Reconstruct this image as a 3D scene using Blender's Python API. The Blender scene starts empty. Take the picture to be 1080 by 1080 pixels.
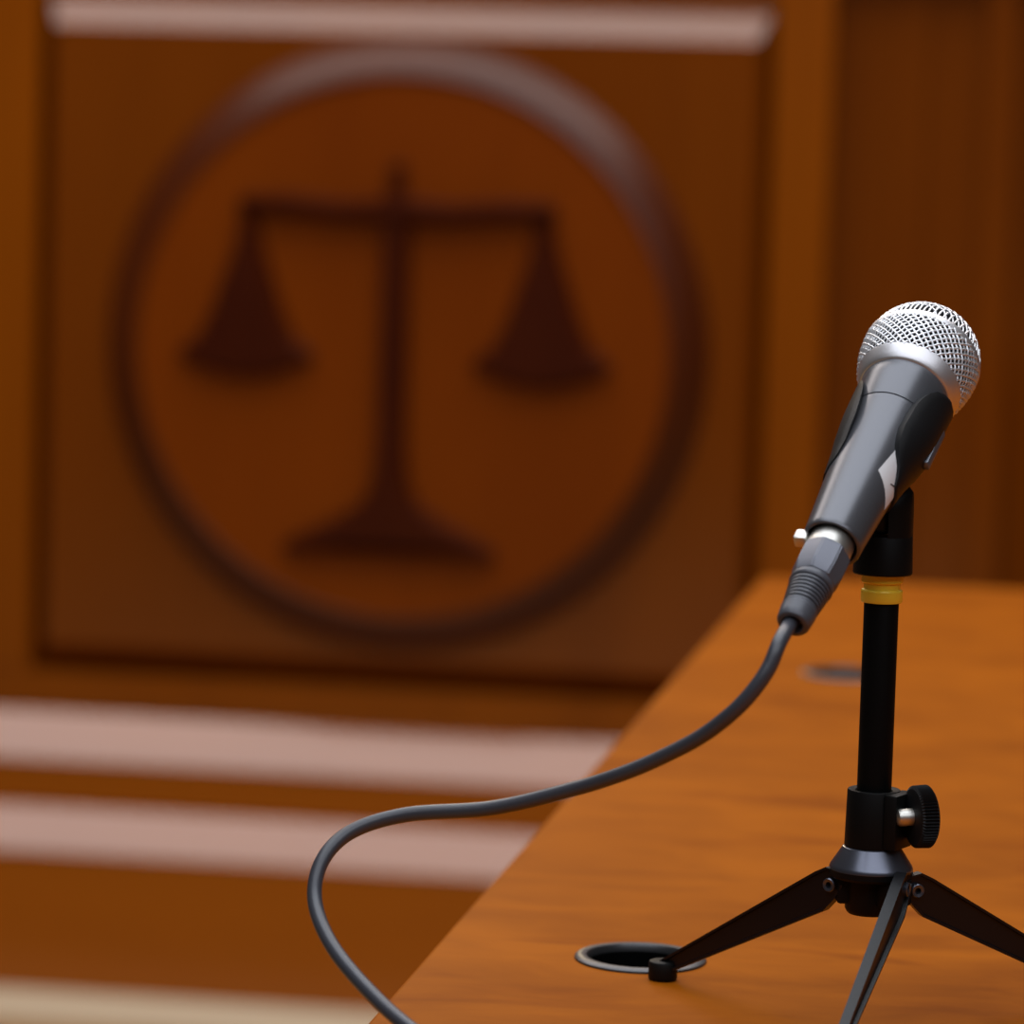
import bpy, bmesh, math, random
from mathutils import Vector, Matrix, noise
random.seed(7)
PI = math.pi
C = bpy.context.scene.collection
scene = bpy.context.scene

# ------------------------------------------------------------------ helpers
class MB:
    """collects shapes (in metres, in the given frame) and builds ONE mesh object"""
    def __init__(self, frame=None):
        self.bm = bmesh.new(); self.M = frame or Matrix.Identity(4)
    def add(self, verts, faces):
        vs = [self.bm.verts.new(self.M @ Vector(v)) for v in verts]
        for f in faces:
            try: self.bm.faces.new([vs[i] for i in f])
            except ValueError: pass
        return vs
    def box(self, lo, hi, bev=0.0, seg=2):
        x0, y0, z0 = lo; x1, y1, z1 = hi
        v = self.add([(x0,y0,z0),(x1,y0,z0),(x1,y1,z0),(x0,y1,z0),(x0,y0,z1),(x1,y0,z1),(x1,y1,z1),(x0,y1,z1)],
                     [(0,3,2,1),(4,5,6,7),(0,1,5,4),(1,2,6,5),(2,3,7,6),(3,0,4,7)])
        if bev > 0:
            es = list({e for q in v for e in q.link_edges})
            bmesh.ops.bevel(self.bm, geom=es, offset=bev, segments=seg, profile=0.5, affect='EDGES')
        return self
    def lathe(self, prof, n=64, axis='Z', org=(0,0,0), close=True):
        """prof: list of (r, h) from one end to the other"""
        o = Vector(org); verts = []; faces = []
        if axis == 'Z': X, Y, Z = Vector((1,0,0)), Vector((0,1,0)), Vector((0,0,1))
        else:
            Z = Vector(axis).normalized(); X = Z.orthogonal().normalized(); Y = Z.cross(X)
        for r, h in prof:
            for i in range(n):
                t = 2*PI*i/n
                verts.append(o + X*(r*math.cos(t)) + Y*(r*math.sin(t)) + Z*h)
        m = len(prof)
        for j in range(m-1):
            for i in range(n):
                k = (i+1) % n
                faces.append((j*n+i, j*n+k, (j+1)*n+k, (j+1)*n+i))
        if close:
            faces.append(tuple(range(n-1, -1, -1))); faces.append(tuple(range((m-1)*n, m*n)))
        self.add(verts, faces); return self
    def ring(self, prof, n=96, axis='Z', org=(0,0,0)):
        """closed profile loop (r, h) swept round the axis"""
        o = Vector(org); verts = []; faces = []
        if axis == 'Z': X, Y, Z = Vector((1,0,0)), Vector((0,1,0)), Vector((0,0,1))
        else:
            Z = Vector(axis).normalized(); X = Z.orthogonal().normalized(); Y = Z.cross(X)
        m = len(prof)
        for r, h in prof:
            for i in range(n):
                t = 2*PI*i/n
                verts.append(o + X*(r*math.cos(t)) + Y*(r*math.sin(t)) + Z*h)
        for j in range(m):
            jj = (j+1) % m
            for i in range(n):
                k = (i+1) % n
                faces.append((j*n+i, j*n+k, jj*n+k, jj*n+i))
        self.add(verts, faces); return self
    def tube(self, pts, r, n=12, cap=True, closed=False):
        P = [Vector(p) for p in pts]; N = len(P)
        rs = r if isinstance(r, (list, tuple)) else [r]*N
        verts = []; up = None
        for i in range(N):
            if closed: t = (P[(i+1) % N]-P[i-1]).normalized()
            else: t = (P[min(i+1, N-1)]-P[max(i-1, 0)]).normalized()
            if up is None: up = t.orthogonal().normalized()
            up = (up - t*up.dot(t)).normalized(); s = t.cross(up)
            for k in range(n):
                a = 2*PI*k/n
                verts.append(P[i] + up*(rs[i]*math.cos(a)) + s*(rs[i]*math.sin(a)))
        faces = []
        for i in range(N if closed else N-1):
            j = (i+1) % N
            for k in range(n):
                l = (k+1) % n
                faces.append((i*n+k, i*n+l, j*n+l, j*n+k))
        if cap and not closed:
            faces.append(tuple(range(n-1, -1, -1))); faces.append(tuple(range((N-1)*n, N*n)))
        self.add(verts, faces); return self
    def prism(self, outline, y0, y1, taper=0.0):
        """outline in x,z ; extruded from y0 (back) to y1 (front, may be shrunk)"""
        n = len(outline); cx = sum(p[0] for p in outline)/n; cz = sum(p[1] for p in outline)/n
        verts = [(x, y0, z) for x, z in outline]
        ar = sum(outline[i-1][0]*outline[i][1]-outline[i][0]*outline[i-1][1] for i in range(n))
        if ar < 0: taper = -taper
        for i in range(n):
            a = Vector(outline[i-1]); b = Vector(outline[i]); c = Vector(outline[(i+1) % n])
            d1 = (b-a).normalized(); d2 = (c-b).normalized()
            nn = Vector((d1.y+d2.y, -(d1.x+d2.x)))
            nn = nn.normalized() if nn.length > 1e-6 else Vector((0, 0))
            q = b - nn*taper
            verts.append((q.x, y1, q.y))
        faces = [tuple(range(n)), tuple(range(2*n-1, n-1, -1))]
        for i in range(n):
            k = (i+1) % n; faces.append((i, n+i, n+k, k))
        self.add(verts, faces); return self
    def build(self, name, m, parent=None, smooth=None):
        bm = self.bm
        bmesh.ops.recalc_face_normals(bm, faces=bm.faces)
        if smooth is not None:
            for f in bm.faces: f.smooth = True
            for e in bm.edges:
                if len(e.link_faces) == 2 and e.calc_face_angle(0) > math.radians(smooth): e.smooth = False
        if parent is not None:
            inv = parent_world(parent).inverted()
            bmesh.ops.transform(bm, matrix=inv, verts=bm.verts)
        me = bpy.data.meshes.new(name); bm.to_mesh(me); bm.free()
        o = bpy.data.objects.new(name, me); C.objects.link(o)
        me.materials.append(m)
        if parent is not None: o.parent = parent
        return o

def parent_world(o):
    M = o.matrix_basis.copy()
    while o.parent is not None:
        o = o.parent; M = o.matrix_basis @ M
    return M

def thing(name, label, cat, loc=(0,0,0), group=None):
    o = bpy.data.objects.new(name, None); C.objects.link(o); o.location = loc
    o.empty_display_size = 0.05
    o['label'] = label; o['category'] = cat
    if group: o['group'] = group
    return o
def tag(o, label, cat, group=None):
    o['label'] = label; o['category'] = cat
    if group: o['group'] = group
    return o
def struct(o): o['kind'] = 'structure'; return o

def crom(pts, per=10):
    P = [Vector(p) for p in pts]; P = [P[0]*2-P[1]] + P + [P[-1]*2-P[-2]]; out = []
    for i in range(1, len(P)-2):
        for k in range(per):
            t = k/per; a, b, c, d = P[i-1], P[i], P[i+1], P[i+2]
            out.append(0.5*((2*b)+(c-a)*t+(2*a-5*b+4*c-d)*t*t+(3*b-a-3*c+d)*t**3))
    out.append(P[-2]); return out

def lerp(x, xs, ys):
    if x <= xs[0]: return ys[0]
    for i in range(1, len(xs)):
        if x <= xs[i]:
            return ys[i-1] + (ys[i]-ys[i-1])*(x-xs[i-1])/(xs[i]-xs[i-1])
    return ys[-1]

# ------------------------------------------------------------------ materials
def mat(name, col, rough=0.5, metal=0.0, spec=0.5, coat=0.0, coat_rough=0.1, bump=None):
    m = bpy.data.materials.new(name); m.use_nodes = True
    nt = m.node_tree; b = nt.nodes['Principled BSDF']
    b.inputs['Base Color'].default_value = (*col, 1); b.inputs['Roughness'].default_value = rough
    b.inputs['Metallic'].default_value = metal; b.inputs['Specular IOR Level'].default_value = spec
    b.inputs['Coat Weight'].default_value = coat; b.inputs['Coat Roughness'].default_value = coat_rough
    if bump:
        sc, st = bump
        tc = nt.nodes.new('ShaderNodeTexCoord'); n = nt.nodes.new('ShaderNodeTexNoise')
        n.inputs['Scale'].default_value = sc; n.inputs['Detail'].default_value = 3
        bp = nt.nodes.new('ShaderNodeBump'); bp.inputs['Strength'].default_value = st; bp.inputs['Distance'].default_value = 0.0004
        nt.links.new(tc.outputs['Object'], n.inputs['Vector']); nt.links.new(n.outputs['Fac'], bp.inputs['Height'])
        nt.links.new(bp.outputs['Normal'], b.inputs['Normal'])
    return m

def wood(name, c1, c2, scale, rough=0.35, spec=0.5, figure=0.5, coat=0.0, coat_rough=0.2, streak=None, rvar=0.05):
    """procedural veneer: long grain noise (scale = xyz frequency) plus broad figure"""
    m = mat(name, c1, rough, 0, spec, coat, coat_rough)
    nt = m.node_tree; b = nt.nodes['Principled BSDF']; L = nt.links.new
    tc = nt.nodes.new('ShaderNodeTexCoord'); mp = nt.nodes.new('ShaderNodeMapping')
    mp.inputs['Scale'].default_value = scale
    L(tc.outputs['Object'], mp.inputs['Vector'])
    n1 = nt.nodes.new('ShaderNodeTexNoise'); n1.inputs['Scale'].default_value = 1.0
    n1.inputs['Detail'].default_value = 5; n1.inputs['Roughness'].default_value = 0.6; n1.inputs['Distortion'].default_value = 0.6
    L(mp.outputs['Vector'], n1.inputs['Vector'])
    n2 = nt.nodes.new('ShaderNodeTexNoise'); n2.inputs['Scale'].default_value = 0.22
    n2.inputs['Detail'].default_value = 2; n2.inputs['Distortion'].default_value = 1.2
    L(mp.outputs['Vector'], n2.inputs['Vector'])
    mx = nt.nodes.new('ShaderNodeMix'); mx.data_type = 'FLOAT'; mx.inputs['Factor'].default_value = figure
    L(n1.outputs['Fac'], mx.inputs[2]); L(n2.outputs['Fac'], mx.inputs[3])
    cr = nt.nodes.new('ShaderNodeValToRGB')
    cr.color_ramp.elements[0].position = 0.34; cr.color_ramp.elements[0].color = (*c2, 1)
    cr.color_ramp.elements[1].position = 0.62; cr.color_ramp.elements[1].color = (*c1, 1)
    L(mx.outputs[0], cr.inputs['Fac'])
    out = cr.outputs['Color']
    if streak:
        n3 = nt.nodes.new('ShaderNodeTexNoise'); n3.inputs['Scale'].default_value = 1.0; n3.inputs['Detail'].default_value = 2
        n3.inputs['Distortion'].default_value = 0.8
        mp3 = nt.nodes.new('ShaderNodeMapping'); mp3.inputs['Scale'].default_value = streak[0]
        mp3.inputs['Rotation'].default_value = (0, 0, streak[2])
        L(tc.outputs['Object'], mp3.inputs['Vector']); L(mp3.outputs['Vector'], n3.inputs['Vector'])
        r3 = nt.nodes.new('ShaderNodeValToRGB')
        r3.color_ramp.elements[0].position = 0.60; r3.color_ramp.elements[0].color = (1, 1, 1, 1)
        r3.color_ramp.elements[1].position = 0.78; q = streak[1]; r3.color_ramp.elements[1].color = (q, q*0.9, q*0.8, 1)
        L(n3.outputs['Fac'], r3.inputs['Fac'])
        m2 = nt.nodes.new('ShaderNodeMix'); m2.data_type = 'RGBA'; m2.blend_type = 'MULTIPLY'; m2.inputs['Factor'].default_value = 1
        L(out, m2.inputs[6]); L(r3.outputs['Color'], m2.inputs[7]); out = m2.outputs[2]
    L(out, b.inputs['Base Color'])
    return m

W_TABLE = wood('table_veneer', (0.375, 0.099, 0.0032), (0.240, 0.058, 0.0016), (13, 22, 10), rough=0.55, spec=0.03, figure=0.5,
               streak=((7, 18, 5), 0.74, 0.35))
W_BASE_LIT = wood('base_board_veneer_lit', (0.375, 0.098, 0.002), (0.31, 0.076, 0.0014), (1.6, 10, 10), rough=0.25, spec=0.3, figure=0.6)  # base boards coloured lighter to stand in for light bounced off the floor
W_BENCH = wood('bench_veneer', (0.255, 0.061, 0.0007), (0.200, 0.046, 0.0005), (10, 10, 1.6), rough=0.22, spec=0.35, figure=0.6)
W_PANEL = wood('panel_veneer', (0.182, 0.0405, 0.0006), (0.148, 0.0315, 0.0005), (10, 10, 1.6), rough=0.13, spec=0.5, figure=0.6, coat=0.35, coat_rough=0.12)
W_MOULD = wood('bench_moulding', (0.270, 0.062, 0.002), (0.215, 0.045, 0.001), (1.6, 10, 10), rough=0.13, spec=0.5, figure=0.5, coat=0.6, coat_rough=0.13)
W_DISC = wood('emblem_veneer', (0.202, 0.0395, 0.0008), (0.163, 0.030, 0.0006), (8, 8, 2), rough=0.25, spec=0.25, figure=0.6)
W_DARK = wood('dark_stained_wood', (0.085, 0.016, 0.0015), (0.060, 0.010, 0.001), (10, 10, 3), rough=0.34, spec=0.34, figure=0.5, coat=0.0, coat_rough=0.15)
W_SCALE = wood('carved_dark_wood', (0.055, 0.008, 0.001), (0.040, 0.005, 0.0008), (14, 14, 5), rough=0.30, spec=0.25, figure=0.5)
M_FLOOR = mat('cream_floor', (0.62, 0.53, 0.38), 0.4, bump=(60, 0.1))
M_CARPET = mat('brown_floor', (0.33, 0.19, 0.08), 0.6, bump=(200, 0.4))
M_WALL = wood('wall_panelling', (0.2, 0.05, 0.002), (0.15, 0.035, 0.001), (6, 6, 1.2), rough=0.4)
M_BODY = mat('satin_charcoal_paint', (0.14, 0.142, 0.157), 0.32, 0.6, 0.6, bump=(900, 0.05))
M_RING = mat('brushed_silver', (0.80, 0.785, 0.81), 0.42, 0.9)
M_MESH = mat('silver_wire_mesh', (0.84, 0.85, 0.88), 0.42, 0.75)
M_FOAM = mat('black_foam', (0.008, 0.010, 0.012), 0.95, bump=(700, 0.6))
M_CHROME = mat('nickel', (0.70, 0.68, 0.63), 0.42, 1.0)
M_PLUG = mat('dark_plug_metal', (0.16, 0.165, 0.195), 0.36, 0.55, 0.6)
M_BOOT = mat('rubber_boot', (0.085, 0.088, 0.105), 0.42, 0.2, 0.6)
M_CABLE = mat('cable_jacket', (0.055, 0.058, 0.072), 0.36, 0.1, 0.7, bump=(500, 0.1))
M_STICK = mat('white_sticker', (0.80, 0.79, 0.80), 0.5)
M_INK = mat('grey_ink', (0.10, 0.09, 0.09), 0.6)
M_CLIP = mat('black_rubber_clip', (0.008, 0.008, 0.009), 0.50, 0, 0.28)
M_STEM = mat('matt_black_plastic', (0.003, 0.003, 0.003), 0.5, 0, 0.18)
M_POLE = mat('black_tube', (0.002, 0.002, 0.002), 0.5, 0, 0.12)
M_CAST = mat('black_anodised', (0.15, 0.16, 0.20), 0.30, 0.85, 0.5)
M_LEG = mat('black_leg_enamel', (0.003, 0.003, 0.005), 0.36, 0, 0.42)
M_GOLD = mat('brass_yellow', (1.0, 0.70, 0.05), 0.28, 0.1)
M_FOOT = mat('black_foot_rubber', (0.004, 0.004, 0.004), 0.55, 0, 0.2)
M_GROM = mat('grommet_metal', (0.10, 0.10, 0.105), 0.38, 0.8)
M_GROMIN = mat('grommet_black', (0.002, 0.002, 0.002), 0.8, 0, 0.05)
M_SHADE = mat('lamp_housing', (0.3, 0.25, 0.18), 0.5)

# ------------------------------------------------------------------ room
T = 0.76                                   # table top height
struct(MB().box((-4, -2.0, -0.1), (4, 6.0, 0.0)).build('floor', M_CARPET))
struct(MB().box((-2.6, 4.535, 0.0), (1.4, 4.695, 0.003)).build('trim_1', M_FLOOR))
struct(MB().box((-4, 5.9, 0.0), (4, 6.05, 3.1)).build('wall_back', M_WALL))

# ------------------------------------------------------------------ judges' bench
YF, YP, YQ = 4.80, 4.845, 4.97             # face of the stiles, face of the sunk panels, back
BX0, BX1 = -2.6, 1.4
bench = thing('judge_bench', 'long brown panelled wooden judge bench carrying the round scales of justice emblem', 'bench', (-0.6, 4.72, 0))
def run(prof, x0=BX0, x1=BX1):
    """prism along x of a (y,z) profile"""
    mb = MB(); n = len(prof)
    mb.add([(x0, y, z) for y, z in prof] + [(x1, y, z) for y, z in prof],
           [tuple(range(n)), tuple(range(2*n-1, n-1, -1))] + [(i, n+i, n+(i+1) % n, (i+1) % n) for i in range(n)])
    return mb
run([(4.697, 0), (4.697, 0.1775), (4.80, 0.1775), (4.80, 0)]).build('plinth', W_BASE_LIT, bench)
run([(4.696, 0.1775), (4.696, 0.180), (4.6985, 0.1835), (4.743, 0.2310), (4.80, 0.2310), (4.80, 0.1775)]).build('sloped_moulding', W_MOULD, bench, smooth=30)
run([(4.744, 0.2310), (4.744, 0.2885), (4.84, 0.2885), (4.84, 0.2310)]).build('riser_board', W_BASE_LIT, bench)
run([(4.743, 0.2885), (4.743, 0.291), (4.7455, 0.2945), (4.798, 0.3455), (4.84, 0.3455), (4.84, 0.2885)]).build('sloped_moulding', W_MOULD, bench, smooth=30)
PBOT, PTOP = 0.398, 1.2135
run([(YF, 0.345), (YF, PBOT), (YQ, PBOT), (YQ, 0.345)]).build('bottom_rail', W_BENCH, bench)
# stiles: (x0, x1)
SX = [(-2.6, -2.50), (-1.50, -1.4125), (-0.4735, -0.402), (0.52, 0.60), (1.30, 1.40)]
for a, b in SX:
    MB().box((a, YF, PBOT), (b, YQ, 1.40), 0.003).build('stile', W_BENCH, bench)
# fields between the stiles; the emblem one is a raised panel with broad bevels
def raised_panel(x0, x1, z0, z1, yb, yf, wl, wr, wb, wt, nm, m):
    mb = MB()
    o = [(x0, z0), (x1, z0), (x1, z1), (x0, z1)]; i_ = [(x0+wl, z0+wb), (x1-wr, z0+wb), (x1-wr, z1-wt), (x0+wl, z1-wt)]
    v = [(x, YQ-0.012, z) for x, z in o] + [(x, yb, z) for x, z in o] + [(x, yf, z) for x, z in i_]
    f = [(0, 1, 2, 3), (8, 9, 10, 11)]
    for j in range(4):
        k = (j+1) % 4; f += [(j, k, k+4, j+4), (j+4, k+4, k+8, j+8)]
    mb.add(v, f)
    return mb
for i in range(4):
    a, b = SX[i][1], SX[i+1][0]
    MB().box((a, YF+0.002, 1.33), (b, YQ, 1.40)).build('top_rail', W_BENCH, bench)
    if i == 1:
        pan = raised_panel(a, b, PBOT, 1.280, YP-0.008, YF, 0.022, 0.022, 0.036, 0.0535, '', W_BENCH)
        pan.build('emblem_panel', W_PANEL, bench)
        MB().box((a, YP-0.008, 1.280), (b, YQ-0.013, 1.33)).build('upper_panel', W_BENCH, bench)
    else:
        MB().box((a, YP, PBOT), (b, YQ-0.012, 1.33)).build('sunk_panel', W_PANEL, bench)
# fluted pilaster in the panel to the right
MB().box((-0.218, YP-0.022, PBOT), (-0.176, YP+0.01, 1.33), 0.004).build('pilaster', W_PANEL, bench)
MB().box((-0.330, YP-0.004, PBOT), (-0.285, YP+0.01, 1.33), 0.004).build('pilaster', W_PANEL, bench)
MB().box((-0.120, YP-0.022, PBOT), (0.50, YP+0.01, 1.33), 0.004).build('raised_panel', W_PANEL, bench)
# bench top
MB().box((BX0-0.02, 4.77, 1.40), (BX1+0.02, 5.35, 1.44), 0.008).build('bench_top', W_MOULD, bench)
MB().box((BX0, YQ-0.012, 0), (BX1, YQ+0.02, 1.40)).build('back_board', W_BENCH, bench)
for e in (BX0, BX1-0.03):
    MB().box((e, YQ+0.02, 0), (e+0.03, 5.3, 1.40)).build('end_panel', W_BENCH, bench)

# emblem
YE = YF                                    # plane the emblem sits on
EX, EZ, ER = -0.9290, 0.8325, 0.362        # centre and centre-line radius of the ring
MB().lathe([(ER-0.022, 0.0), (ER-0.022, 0.028)], 96, (0, -1, 0), (EX, YE, EZ)).build('emblem_disc', W_DISC, bench, smooth=30)
prof = [(ER-0.0225, -0.001), (ER-0.0225, 0.0315)]
for k in range(13):
    t = PI/2*k/12
    q_ = k/12; prof.append((ER - 0.0215 + 0.046*q_, 0.0010 + 0.031*(1-q_) + 0.005*math.sin(PI*q_)))
prof.append((ER+0.0255, -0.001))
MB().ring(prof, 128, (0, -1, 0), (EX, YE, EZ)).build('emblem_ring', W_DARK, bench, smooth=40)
def E(x, z): return (EX+x, EZ+z)
yb, yt = YE-0.026, YE-0.046
KX, KZ = -0.0006, 0.0
# column + flared foot in one outline (offsets from the emblem centre, metres)
col = []
right = [(0.0085, 0.235), (0.013, 0.225), (0.0085, 0.213), (0.014, 0.200), (0.0185, 0.175), (0.0200, 0.10), (0.0205, 0.0), (0.0215, -0.12), (0.025, -0.165),
         (0.035, -0.190), (0.060, -0.208), (0.095, -0.226), (0.125, -0.241), (0.139, -0.251), (0.137, -0.259), (0.10, -0.257), (0.05, -0.253)]
def wob(z): return -0.009 + 0.0008*0
outl = [E(x+wob(z), z) for x, z in right] + [E(-x+wob(z), z) for x, z in reversed(right)]
column = MB().prism(outl, yb, yt, 0.007).build('scales_column', W_SCALE, bench)
beam_o = [E(-0.205, 0.170), E(-0.214, 0.180), E(-0.205, 0.190), E(-0.15, 0.192), E(-0.08, 0.186), E(-0.03, 0.190), E(-0.009, 0.196), E(0.012, 0.190), E(0.06, 0.186), E(0.13, 0.192),
          E(0.187, 0.190), E(0.196, 0.180), E(0.187, 0.170), E(0.13, 0.168), E(0.06, 0.162), E(-0.009, 0.160), E(-0.08, 0.162), E(-0.15, 0.168)]
MB().prism(list(reversed(beam_o)), yb, yt-0.004, 0.007).build('scales_beam', W_SCALE, column)
for cx, cz in ((-0.198, 0.008), (0.180, 0.008)):
    half = [(0.012, 0.164), (0.014, 0.140), (0.024, 0.105), (0.036, 0.070), (0.050, 0.030), (0.064, 0.002), (0.088, -0.016), (0.090, -0.024), (0.066, -0.036), (0.040, -0.046), (0.015, -0.050)]
    o = [E(cx+x, cz+z) for x, z in half] + [E(cx-x, cz+z) for x, z in reversed(half)]
    MB().prism(o, yb, yt+0.002, 0.008).build('scale_pan', W_SCALE, column)

# ------------------------------------------------------------------ table
tab = thing('courtroom_table', 'orange-brown wooden table with two round cable openings in its top', 'table', (0.2, 2.05, 0))
TX0, TX1, TY0, TY1 = -0.3085, 0.95, 0.95, 3.17
GR = [(-0.2143, 1.7020), (-0.1967, 2.628)]
# top: polygon with two real round holes
def table_top():
    bm = bmesh.new(); n = 64; hr = 0.0275
    def loop(pts): 
        vs = [bm.verts.new(p) for p in pts]; return [bm.edges.new((vs[i], vs[(i+1) % len(vs)])) for i in range(len(vs))]
    es = []
    e = 0.002
    es += loop([(TX0+e, TY0+e, T), (TX1-e, TY0+e, T), (TX1-e, TY1-e, T), (TX0+e, TY1-e, T)])
    for gx, gy in GR:
        es += loop([(gx+hr*math.cos(2*PI*k/n), gy+hr*math.sin(2*PI*k/n), T) for k in range(n)])
    bmesh.ops.triangle_fill(bm, use_beauty=True, use_dissolve=False, edges=es)
    top = list(bm.faces)
    for f in top:
        f.normal_update()
        if f.normal.z < 0: f.normal_flip()
    # rim of the board, rounded over, and the underside
    prof = [(e, 0), (e*0.3, -e*0.3), (0, -e), (0, -0.036), (e, -0.038)]
    rings = []
    for d, h in prof:
        rings.append([bm.verts.new(p) for p in ((TX0+d, TY0+d, T+h), (TX1-d, TY0+d, T+h), (TX1-d, TY1-d, T+h), (TX0+d, TY1-d, T+h))])
    for j in range(len(rings)-1):
        for i in range(4): bm.faces.new((rings[j][i], rings[j][(i+1) % 4], rings[j+1][(i+1) % 4], rings[j+1][i]))
    bm.faces.new(rings[-1])
    for gx, gy in GR:
        r0 = [bm.verts.new((gx+hr*math.cos(2*PI*k/n), gy+hr*math.sin(2*PI*k/n), T)) for k in range(n)]
        r1 = [bm.verts.new((v.co.x, v.co.y, T-0.0375)) for v in r0]
        for k in range(n): bm.faces.new((r0[k], r1[k], r1[(k+1) % n], r0[(k+1) % n]))
    bmesh.ops.remove_doubles(bm, verts=bm.verts, dist=1e-6)
    mb = MB(); mb.bm = bm; return mb
table_top().build('tabletop', W_TABLE, tab)
MB().box((TX0+0.05, TY0+0.06, 0), (TX0+0.085, TY1-0.06, T-0.038), 0.003).build('side_panel', W_TABLE, tab)
MB().box((TX1-0.085, TY0+0.06, 0), (TX1-0.05, TY1-0.06, T-0.038), 0.003).build('side_panel', W_TABLE, tab)
MB().box((TX0+0.0855, TY1-0.35, 0.15), (TX1-0.0855, TY1-0.325, T-0.038), 0.002).build('modesty_panel', W_TABLE, tab)
def grommet(gx, gy, label):
    t = thing('cable_grommet', label, 'grommet', (gx, gy, T))
    MB().ring([(0.0298, 0.0002), (0.0296, 0.0010), (0.0285, 0.0018), (0.0262, 0.0022), (0.0245, 0.0019), (0.0238, 0.0008), (0.0236, -0.0015), (0.0262, -0.0015), (0.0262, 0.0001)],
              96, 'Z', (gx, gy, T)).build('flange', M_GROM, t, smooth=35)
    MB().ring([(0.0262, -0.0018), (0.0262, -0.030), (0.0232, -0.030), (0.0232, -0.0018)], 72, 'Z', (gx, gy, T)).build('sleeve', M_GROMIN, t, smooth=35)
    MB().lathe([(0.0232, -0.030), (0.0232, -0.032)], 64, 'Z', (gx, gy, T)).build('liner', M_GROMIN, t)
grommet(*GR[0], 'round dark metal cable grommet beside the tripod foot, near the table edge')
grommet(*GR[1], 'blurred far cable grommet in the table, partly behind the stand pole')

# ------------------------------------------------------------------ microphone frame
HEAD = Vector((-0.0977, 1.6714, 1.036))
A = Vector((0.2189, 0.8001, 0.5584)).normalized()       # tail -> head
XA = Vector((0.9645, -0.264, 0.0)); XA = (XA - A*XA.dot(A)).normalized()
YA = A.cross(XA)                                         # away from the viewer, underside
FM = Matrix(((XA.x, YA.x, A.x, HEAD.x), (XA.y, YA.y, A.y, HEAD.y), (XA.z, YA.z, A.z, HEAD.z), (0, 0, 0, 1)))
def mm(l): return [(r/1000, h/1000) for r, h in l]
mic = thing('microphone', 'black handheld microphone with silver mesh head and white diamond sticker, tilted in the stand clip', 'microphone', tuple(HEAD - A*0.125))

def grille_r(s):      # radius (m) of the lower grille at s (m) behind the centre
    return lerp(s*1000, [-1.5, 0, 4, 8, 12, 16, 18], [25.4, 25.5, 25.4, 25.0, 24.2, 23.1, 22.4])/1000
grille = MB(FM)
KT = 42.0; NW = 48; WR = 0.00050
for fam in (1, -1):
    for i in range(NW):
        pts = []; N = 22
        for k in range(N+1):
            s = -0.001 + 0.0185*k/N
            th = 2*PI*i/NW + fam*s*KT
            wv = math.cos((s*KT*NW/PI + i)*PI + (0 if fam == 1 else PI))*0.00022
            r = grille_r(s) + wv
            pts.append((r*math.cos(th), r*math.sin(th), -s))
        grille.tube(pts, WR, 6, cap=False)
g_o = grille.build('grille', M_MESH, mic, smooth=60)
dome = MB(FM)
R = 0.0252; pitch = 0.0021; n = int(R/pitch)
for fam in (0, 1):
    for i in range(-n, n+1):
        u = i*pitch
        zmin = 0.003
        if R*R - u*u - zmin*zmin <= 1e-7: continue
        vmax = math.sqrt(R*R - u*u - zmin*zmin); pts = []; K = 30
        for k in range(K+1):
            ang = -math.atan2(vmax, zmin) + 2*math.atan2(vmax, zmin)*k/K
            rr = math.sqrt(R*R-u*u); v = rr*math.sin(ang); w = rr*math.cos(ang)
            wob_ = (1 if (i % 2) else -1)*(1 if fam else -1)*math.cos(PI*v/pitch)*0.00018
            q = Vector((u, v, w)) if fam == 0 else Vector((v, u, w))
            pts.append(q*(1+wob_/R))
        dome.tube(pts, 0.00045, 6, cap=False)
dome.build('grille_dome', M_MESH, g_o, smooth=60)
MB(FM).ring(mm([(25.2, 2.7), (25.7, 2.6), (26.0, 2.0), (26.05, 0.8), (25.8, -0.3), (25.2, -0.6), (24.6, 0), (24.6, 2.4)]), 128).build('grille_band', M_RING, g_o, smooth=40)
foam = [(23.9*math.sin(t), 23.9*math.cos(t)) for t in [PI/2*k/16+0.001 for k in range(17)]] + [(24.0, -4), (23.6, -8), (22.8, -12), (21.8, -16), (21.0, -18)]
MB(FM).lathe(mm(foam), 72).build('foam_liner', M_FOAM, g_o, smooth=60)
MB(FM).lathe(mm([(20.5, -16.2), (22.6, -16.6), (23.0, -17.3), (22.7, -18.3), (21.2, -21.5), (20.3, -23.3), (19.6, -24.0), (18.8, -24.2)]), 128).build('collar_ring', M_RING, mic, smooth=40)
def body_r(s): return lerp(s, [0.0238, 0.030, 0.045, 0.080, 0.125], [0.0192, 0.0187, 0.0173, 0.0153, 0.0124])
body = MB(FM).lathe(mm([(19.1, -23.8), (19.3, -24.3), (18.7, -30), (17.5, -43.8), (17.35, -44.6)]), 128).lathe(
    mm([(16.9, -44.0), (17.1, -45.1), (17.3, -45.4), (16.2, -65), (15.3, -80), (13.9, -101), (12.5, -122.5), (12.4, -124.3), (12.0, -125), (11.0, -125.1), (10.5, -124.2), (10.4, -112), (0.5, -112)]), 128
    ).build('body', M_BODY, mic, smooth=28)
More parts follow.
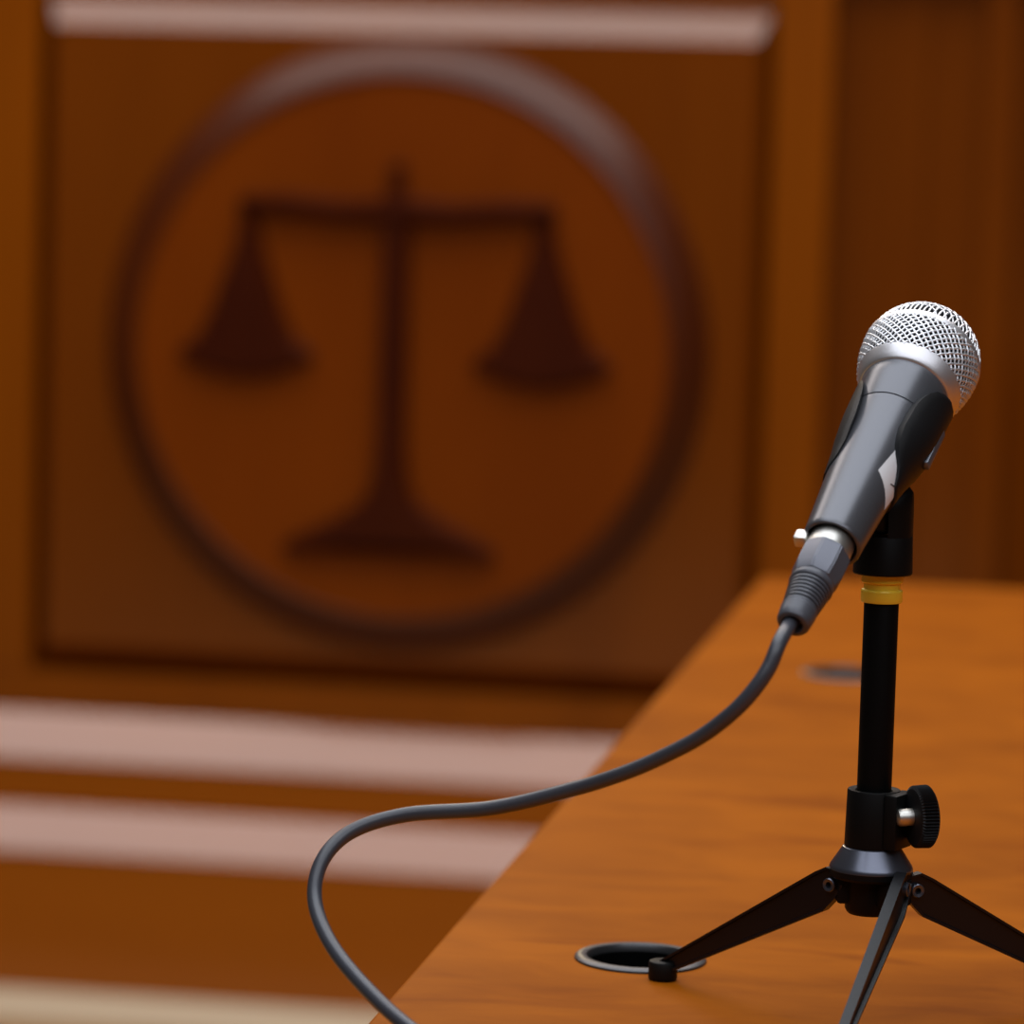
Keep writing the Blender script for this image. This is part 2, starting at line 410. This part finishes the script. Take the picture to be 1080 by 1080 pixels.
# white diamond sticker wrapped on the body, with two faint printed strokes
def sticker(corners, off, nm, m, par, K=10):
    mb = MB(FM); vs = []; 
    (s00, p00), (s10, p10), (s11, p11), (s01, p01) = corners
    for lay in (off, off+0.00008):
        for i in range(K+1):
            for j in range(K+1):
                u, v = i/K, j/K
                s = (1-u)*(1-v)*s00 + u*(1-v)*s10 + u*v*s11 + (1-u)*v*s01
                p = math.radians((1-u)*(1-v)*p00 + u*(1-v)*p10 + u*v*p11 + (1-u)*v*p01)
                r = body_r(s) + lay
                vs.append((r*math.cos(p), -r*math.sin(p), -s))
    N = (K+1)**2; fs = []
    for i in range(K):
        for j in range(K):
            a_ = i*(K+1)+j; q = (a_, a_+1, a_+K+2, a_+K+1)
            fs += [tuple(N+x for x in q), tuple(reversed(q))]
    for i in range(K):
        for q in ((i, i+1), (K*(K+1)+i, K*(K+1)+i+1)): fs.append((q[0], q[1], N+q[1], N+q[0]))
        for q in ((i*(K+1), (i+1)*(K+1)), (i*(K+1)+K, (i+1)*(K+1)+K)): fs.append((q[0], q[1], N+q[1], N+q[0]))
    mb.add(vs, fs); return mb.build(nm, m, par, smooth=40)
st = sticker([(0.0680, 33), (0.0885, 46), (0.0985, -8), (0.078, -22)], 0.00015, 'sticker', M_STICK, mic)
st['label'] = 'white diamond sticker'
sticker([(0.0880, 14), (0.0888, 15), (0.0868, 2), (0.0860, 2)], 0.0003, 'sticker_print', M_INK, st, 4)

# ------------------------------------------------------------------ microphone cable with plug
cab = thing('microphone_cable', 'dark grey cable plugged into the microphone, looping left past the table edge', 'cable', tuple(HEAD - A*0.15))
MB(FM).lathe(mm([(9.2, -116), (9.4, -117), (9.4, -131.8), (9.0, -132.2)]), 64).build('plug_shell', M_CHROME, cab, smooth=30)
plug = MB(FM)
# faceted housing
def ngon(rads, s, nn=8, rot=0.0):
    return [(rads*math.cos(2*PI*(k+rot)/nn), rads*math.sin(2*PI*(k+rot)/nn), -s/1000) for k in range(nn)]
secs = [(9.6, 131.6), (10.6, 132.6), (10.6, 144.5), (9.2, 149.8), (8.6, 150.2)]
vs = []; 
for r_, s_ in secs: vs += ngon(r_/1000, s_, 8, 0.15)
fs = [tuple(range(7, -1, -1)), tuple(range(32, 40))]
for j in range(4):
    for i in range(8): fs.append((j*8+i, j*8+(i+1) % 8, (j+1)*8+(i+1) % 8, (j+1)*8+i))
plug.add(vs, fs)
pe = [e for e in plug.bm.edges]
bmesh.ops.bevel(plug.bm, geom=pe, offset=0.0005, segments=2, affect='EDGES')
plug.build('plug_housing', M_PLUG, cab, smooth=25)
MB(FM).box((-0.0105-0.004, -0.006, -0.1295), (-0.0088, -0.0005, -0.1235), 0.001).build('latch', M_CHROME, cab, smooth=30)
bp = [(8.3, 149.5), (9.2, 150.4), (9.3, 152.4), (8.9, 153.2)]
s_ = 153.5; r_ = 8.75
for k in range(7):
    bp += [(r_-0.9, s_), (r_-0.9, s_+0.7), (r_, s_+0.8), (r_-0.05, s_+1.75)]
    s_ += 1.95; r_ -= 0.22
bp += [(7.2, 167.6), (7.5, 168.2), (7.1, 172.5), (6.9, 174.5), (6.2, 175.6), (4.6, 175.9), (4.2, 174.8), (3.6, 172)]
MB(FM).lathe([(r/1000, -s/1000) for r, s in bp], 64).build('strain_relief', M_BOOT, cab, smooth=28)
def F3(x, y, z): return FM @ Vector((x/1000, y/1000, -z/1000))
cpts = [F3(0, 0, 166), F3(-1.0, 0, 175), (-0.1396, 1.516, 0.9326), (-0.143, 1.5109, 0.9229), (-0.1489, 1.5094, 0.9134), (-0.157, 1.5112, 0.904), (-0.1699, 1.518, 0.8927), (-0.1866, 1.5264, 0.882), (-0.2031, 1.534, 0.8732), (-0.2241, 1.5438, 0.8641), (-0.2585, 1.5523, 0.8528),
        (-0.2958, 1.5580, 0.8468), (-0.3180, 1.5540, 0.8390), (-0.3278, 1.5434, 0.8281), (-0.3280, 1.5317, 0.8137), (-0.3163, 1.5118, 0.8001), (-0.2955, 1.4884, 0.7875),
        (-0.2717, 1.4657, 0.7775), (-0.235, 1.435, 0.7675), (-0.19, 1.40, T+0.0034), (-0.12, 1.35, T+0.0033), (-0.02, 1.30, T+0.0033), (0.12, 1.28, T+0.0033), (0.30, 1.31, T+0.0033), (0.48, 1.30, T+0.0033), (0.62, 1.22, T+0.0033)]
MB().tube(crom(cpts, 12), 0.0031, 16).build('cord', M_CABLE, cab, smooth=50)

# ------------------------------------------------------------------ tripod stand
PX, PY = -0.1075, 1.6271
st_ = thing('microphone_stand', 'small black desktop tripod stand with gold ring, holding the microphone', 'stand', (PX, PY, T))
ORG = Matrix.Translation((PX, PY, T))
def lz(prof, nm, m, par=None, n=72, sm=28, frame=ORG): return MB(frame).lathe(mm(prof), n).build(nm, m, par or st_, smooth=sm)
lz([(6.9, 66), (7.1, 66.5), (7.35, 100), (7.35, 177), (7.0, 178)], 'pole', M_POLE)
lz([(7.3, 176.4), (8.5, 176.6), (8.8, 177.2), (8.8, 181.4), (8.5, 181.9), (7.7, 182.2), (7.7, 184.6), (8.4, 184.8), (8.8, 185.3), (8.8, 188.6), (8.2, 189.3)], 'gold_ring', M_GOLD)
hub = lz([(9.0, 43.2), (9.8, 43.9), (10.6, 45.5), (11.0, 58.0), (17.0, 59.0), (17.7, 60.0), (17.8, 62.6), (7.5, 62.8)], 'hub', M_STEM)
lz([(7.5, 62.3), (17.8, 62.4), (17.8, 63.2), (17.3, 64.3), (12.4, 71.8), (11.6, 72.2), (8.0, 72.2)], 'cone_cap', M_CAST)
# clamp collar with side boss
colr = MB(ORG)
colr.lathe(mm([(7.5, 72.0), (11.7, 72.1), (11.8, 72.6), (11.3, 96.0), (11.0, 96.6), (9.8, 96.7), (8.0, 96.2), (7.5, 95.5)]), 72)
bdir = Vector((0.93, -0.37, 0)); bdir.normalize()
BM_ = ORG @ Matrix(((bdir.x, -bdir.y, 0, 0), (bdir.y, bdir.x, 0, 0), (0, 0, 1, 0), (0, 0, 0, 1)))
cb = MB(BM_).box((0.0085, -0.0085, 0.0725), (0.0148, 0.0085, 0.0963), 0.0012); 
colo = colr.build('collar', M_STEM, st_, smooth=28)
cb.build('collar_boss', M_STEM, colo, smooth=30)
# thumb knob: axis points right and away from the viewer
kdir = Vector((0.90, 0.43, 0.02)).normalized()
kc = Vector((PX, PY, T)) + Vector((0.0172, -0.0090, 0.0872))
kn = MB(); verts = []; N = 116
Xk = kdir.orthogonal().normalized(); Yk = kdir.cross(Xk)
secs = [(0.0105, -0.0005, 0), (0.0118, 0.0, 0), (0.0126, 0.0008, 1), (0.0128, 0.0066, 1), (0.0120, 0.0076, 0), (0.0080, 0.0080, 0)]
for r_, h_, g_ in secs:
    for i in range(N):
        rr = r_ + (0.0006 if (i % 2) else -0.0006)*g_
        t = 2*PI*i/N
        verts.append(kc + Xk*rr*math.cos(t) + Yk*rr*math.sin(t) + kdir*h_)
fs = [tuple(range(N-1, -1, -1)), tuple(range((len(secs)-1)*N, len(secs)*N))]
for j in range(len(secs)-1):
    for i in range(N): fs.append((j*N+i, j*N+(i+1) % N, (j+1)*N+(i+1) % N, (j+1)*N+i))
kn.add(verts, fs); knob = kn.build('thumb_knob', M_CLIP, st_, smooth=25)
MB().lathe([(0.0016, -0.0075), (0.0032, -0.0068), (0.0037, -0.0056), (0.0037, 0.0002), (0.0030, 0.0006)], 32, tuple(kdir), tuple(kc)).build('screw', M_CHROME, knob, smooth=40)

# legs: tapered I-beams hinged on lugs under the flange
def leg(P, F, lugdir):
    P = Vector(P)/1000 + Vector((PX, PY, T)); F = Vector(F)/1000 + Vector((PX, PY, T))
    d = F-P; Lx = d.length; d.normalize()
    side = d.cross(Vector((0, 0, 1))).normalized(); up = side.cross(d).normalized()
    if up.z < 0: up = -up
    M4 = Matrix(((d.x, side.x, up.x, P.x), (d.y, side.y, up.y, P.y), (d.z, side.z, up.z, P.z), (0, 0, 0, 1)))
    mb = MB(M4)
    hw = 0.0024; tf = 0.0011; tw = 0.0007
    def top(u): return lerp(u, [-0.006, -0.002, 0.004, Lx], [0.004, 0.0075, 0.0078, 0.0028])
    def bot(u): return lerp(u, [-0.006, 0.0, 0.008, Lx], [-0.003, -0.0062, -0.0088, -0.0036])
    us = [-0.006, -0.004, -0.002, 0.001, 0.004, 0.008] + [0.008+(Lx-0.008)*k/8 for k in range(1, 9)]
    secs = []
    for u in us:
        a_, b_ = top(u), bot(u)
        w = lerp(u, [-0.006, 0.02, Lx], [hw*1.0, hw, hw*0.85])
        secs.append([(u, -w, a_), (u, w, a_), (u, w, a_-tf), (u, tw, a_-tf-0.0004), (u, tw, b_+tf+0.0004), (u, w, b_+tf), (u, w, b_), (u, -w, b_), (u, -w, b_+tf), (u, -tw, b_+tf+0.0004), (u, -tw, a_-tf-0.0004), (u, -w, a_-tf)])
    vs = [p for s in secs for p in s]; n_ = 12; fs = [tuple(range(11, -1, -1)), tuple(range((len(secs)-1)*n_, len(secs)*n_))]
    for j in range(len(secs)-1):
        for i in range(n_): fs.append((j*n_+i, j*n_+(i+1) % n_, (j+1)*n_+(i+1) % n_, (j+1)*n_+i))
    mb.add(vs, fs)
    lg = mb.build('leg', M_LEG, st_, smooth=30)
    MB(M4).ring([(0.0014, 0.0028), (0.0026, 0.0031), (0.0030, 0.0027), (0.0030, -0.0027), (0.0026, -0.0031), (0.0014, -0.0028)], 40, (0, 1, 0)).build('bolt', M_CAST, lg, smooth=30)
    fm = MB(Matrix.Translation(F))
    fm.lathe(mm([(4.6, -5.9), (6.0, -5.6), (6.4, -4.9), (6.4, 1.6), (6.0, 2.4), (5.0, 2.8)]), 40)
    fm.build('rubber_foot', M_FOOT, lg, smooth=30)
    # lug on the hub that the leg straddles
    lc = Vector((PX, PY, T)); q = Vector((P.x, P.y, 0)) - Vector((lc.x, lc.y, 0)); 
    ql = q.length; q.normalize(); s2 = Vector((-q.y, q.x, 0))
    ML = Matrix(((q.x, s2.x, 0, lc.x), (q.y, s2.y, 0, lc.y), (0, 0, 1, lc.z), (0, 0, 0, 1)))
    MB(ML).box((0.006, -0.0052, 0.0475), (ql-0.002, 0.0052, 0.0595), 0.0015).build('lug', M_STEM, hub, smooth=30)
leg((-16.2, -2.0, 55.0), (-92.0, 37.5, 5.9), None)
leg((14.2, -13.0, 57.0), (-4.6, -99.8, 5.9), None)
leg((19.0, 3.0, 53.8), (101.3, 44.0, 5.9), None)

# clip base (fork), clip tongue and the clip itself
fk = MB(ORG)
fk.lathe(mm([(8.0, 189.0), (12.2, 188.6), (12.6, 189.2), (12.1, 204.6), (11.9, 205.0), (6.0, 205.0)]), 72)
base = fk.build('clip_base', M_STEM, st_, smooth=28)
rotf = ORG @ Matrix.Rotation(math.radians(81), 4, 'Z')
for sg in (-1, 1):
    mb = MB(rotf); rows = []; ys = [0.0042, 0.0050, 0.0075, 0.0098, 0.0112, 0.0118]; K = 16
    for y in ys:
        w = math.sqrt(0.0121**2 - y*y); top = 0.2262 - max(0, y-0.0098)*1.2
        row = [(w, sg*y, 0.2040)]
        for k in range(K+1):
            t = PI*k/K; row.append((w*math.cos(t), sg*y, top - 0.0095 + 0.0095*math.sin(t)))
        row.append((-w, sg*y, 0.2040)); rows.append(row)
    n_ = K+3; fs = [tuple(range(n_)), tuple(range((len(ys)-1)*n_, len(ys)*n_))]
    for j in range(len(ys)-1):
        for i in range(n_): fs.append((j*n_+i, j*n_+(i+1) % n_, (j+1)*n_+(i+1) % n_, (j+1)*n_+i))
    mb.add([p for r in rows for p in r], fs); mb.build('fork_ear', M_STEM, base, smooth=35)
rotf = ORG @ Matrix.Rotation(math.radians(75), 4, 'Z')
MB(rotf).lathe([(0.0028, -0.0108), (0.0032, -0.0104), (0.0032, 0.0104), (0.0028, 0.0108)], 32, (0, 1, 0), (0.0, 0, 0.2165)).build('pivot_screw', M_CAST, base, smooth=30)
def clip_mesh():
    mb = MB(FM)
    S = [26.5, 27.5, 29, 31, 34, 38, 42, 47, 52, 57, 62, 67, 71, 75, 79, 83, 86.5, 88.5]
    K = 48; rows = []
    for s in S:
        pr = lerp(s, [26.5, 29, 31, 34, 38, 42, 47, 52, 62, 67, 71, 75, 79, 83, 86.5, 88.5], [-20, 8, 20, 31, 38, 42.5, 46, 47.5, 48, 45, 41, 33, 20, 11, 4, -20])
        pl = lerp(s, [26.5, 29, 31, 34, 40, 50, 60, 75, 83, 88.5], [168, 152, 145, 136, 126, 120, 117, 119, 126, 150])
        ro = lerp(s, [26.5, 45, 55, 65, 75, 88.5], [21.2, 20.9, 20.6, 19.4, 17.4, 15.7])
        dx = lerp(s, [26.5, 60, 75, 88.5], [1.7, 1.7, 0.7, 0.2])
        row = []
        for lay in (0, 1):
            for k in range(K+1):
                p = math.radians(pr - (pr + 360 - pl)*k/K)      # from the right jaw, round the back, to the left jaw
                edge = min(k, K-k)/K
                if lay == 0:
                    r = ro - (0.35 if edge == 0 else 0); cx = dx
                else:
                    r = max(body_r(s/1000)*1000 + 0.15, ro-4.5); cx = 0.0
                    r = min(r, ro - 1.2 + 0.0) if False else r
                row.append(((cx + r*math.cos(p))/1000, -r*math.sin(p)/1000, -s/1000))
        rows.append(row)
    vs = [p for r in rows for p in r]; W = 2*(K+1); fs = []
    for j in range(len(rows)-1):
        for k in range(K):
            a_ = j*W+k; b_ = j*W+k+1
            fs.append((a_, b_, b_+W, a_+W))
            a2 = a_+K+1; b2 = b_+K+1
            fs.append((b2, a2, a2+W, b2+W))
        fs.append((j*W, (j+1)*W, (j+1)*W+K+1, j*W+K+1))
        fs.append((j*W+K, j*W+K+K+1, (j+1)*W+K+K+1, (j+1)*W+K))
    for j in (0, len(rows)-1):
        for k in range(K): fs.append((j*W+k, j*W+k+1, j*W+k+K+2, j*W+k+K+1))
    mb.add(vs, fs); return mb
clip = clip_mesh().build('clip', M_CLIP, st_, smooth=35)
MB(FM).box((-0.0045, 0.0165, -0.074), (0.0045, 0.0215, -0.034), 0.0015).build('clip_rib', M_CLIP, clip, smooth=30)
tongue = MB(rotf).box((-0.0085, -0.0040, 0.2056), (0.0085, 0.0040, 0.2250), 0.003, 4).build('clip_tongue', M_CLIP, clip, smooth=30)
# slotted back rail seen behind the right jaw
MB(FM).box((0.0190, 0.0035, -0.0640), (0.0222, 0.0080, -0.0400), 0.0008).build('clip_rail', M_PLUG, clip, smooth=30)

# ------------------------------------------------------------------ lights
def area(name, loc, size, energy, col, rot=(0, 0, 0)):
    l = bpy.data.lights.new(name, 'AREA'); l.shape = 'RECTANGLE'; l.size, l.size_y = size
    l.energy = energy; l.color = col
    o = bpy.data.objects.new(name, l); C.objects.link(o); o.location = loc; o.rotation_euler = rot
    return o
area('ceiling_light_bench', (-0.9, 3.95, 3.0), (3.8, 1.7), 80, (1.0, 0.91, 0.86))
area('ceiling_light_table', (-0.3, 1.75, 3.0), (2.6, 1.9), 42, (0.88, 0.93, 1.0))
area('ceiling_light_front', (0.5, -0.6, 3.0), (4.6, 2.0), 62, (0.88, 0.92, 1.0))
area('wall_light', (-1.35, 5.85, 2.1), (0.35, 0.7), 9, (1.0, 0.80, 0.52), (math.radians(-90), 0, 0))

w = bpy.data.worlds.new('room_air'); scene.world = w; w.use_nodes = True
bg = w.node_tree.nodes['Background']; bg.inputs['Color'].default_value = (0.75, 0.62, 0.5, 1); bg.inputs['Strength'].default_value = 0.04

# ------------------------------------------------------------------ camera
cam = bpy.data.cameras.new('camera'); co = bpy.data.objects.new('camera', cam); C.objects.link(co)
cam.sensor_fit = 'HORIZONTAL'; cam.sensor_width = 24.0; cam.lens = 4090/1080*24
cam.clip_start = 0.05; cam.clip_end = 50
f = 4090.0; psi = math.radians(9.3); pit = math.atan(428/f); rol = 0.029
fw = Vector((-math.sin(psi)*math.cos(pit), math.cos(psi)*math.cos(pit), -math.sin(pit)))
r0 = Vector((math.cos(psi), math.sin(psi), 0)); u0 = r0.cross(fw)
rt = r0*math.cos(rol) + u0*math.sin(rol); up = rt.cross(fw)
co.matrix_world = Matrix(((rt.x, up.x, -fw.x, 0), (rt.y, up.y, -fw.y, 0), (rt.z, up.z, -fw.z, T+0.380), (0, 0, 0, 1)))
cam.dof.use_dof = True; cam.dof.focus_distance = 1.64; cam.dof.aperture_fstop = 4.7
scene.camera = co
vs_ = scene.view_settings
vs_.view_transform = 'Standard'; vs_.look = 'None'; vs_.exposure = 0.0; vs_.gamma = 1.0; vs_.use_curve_mapping = False
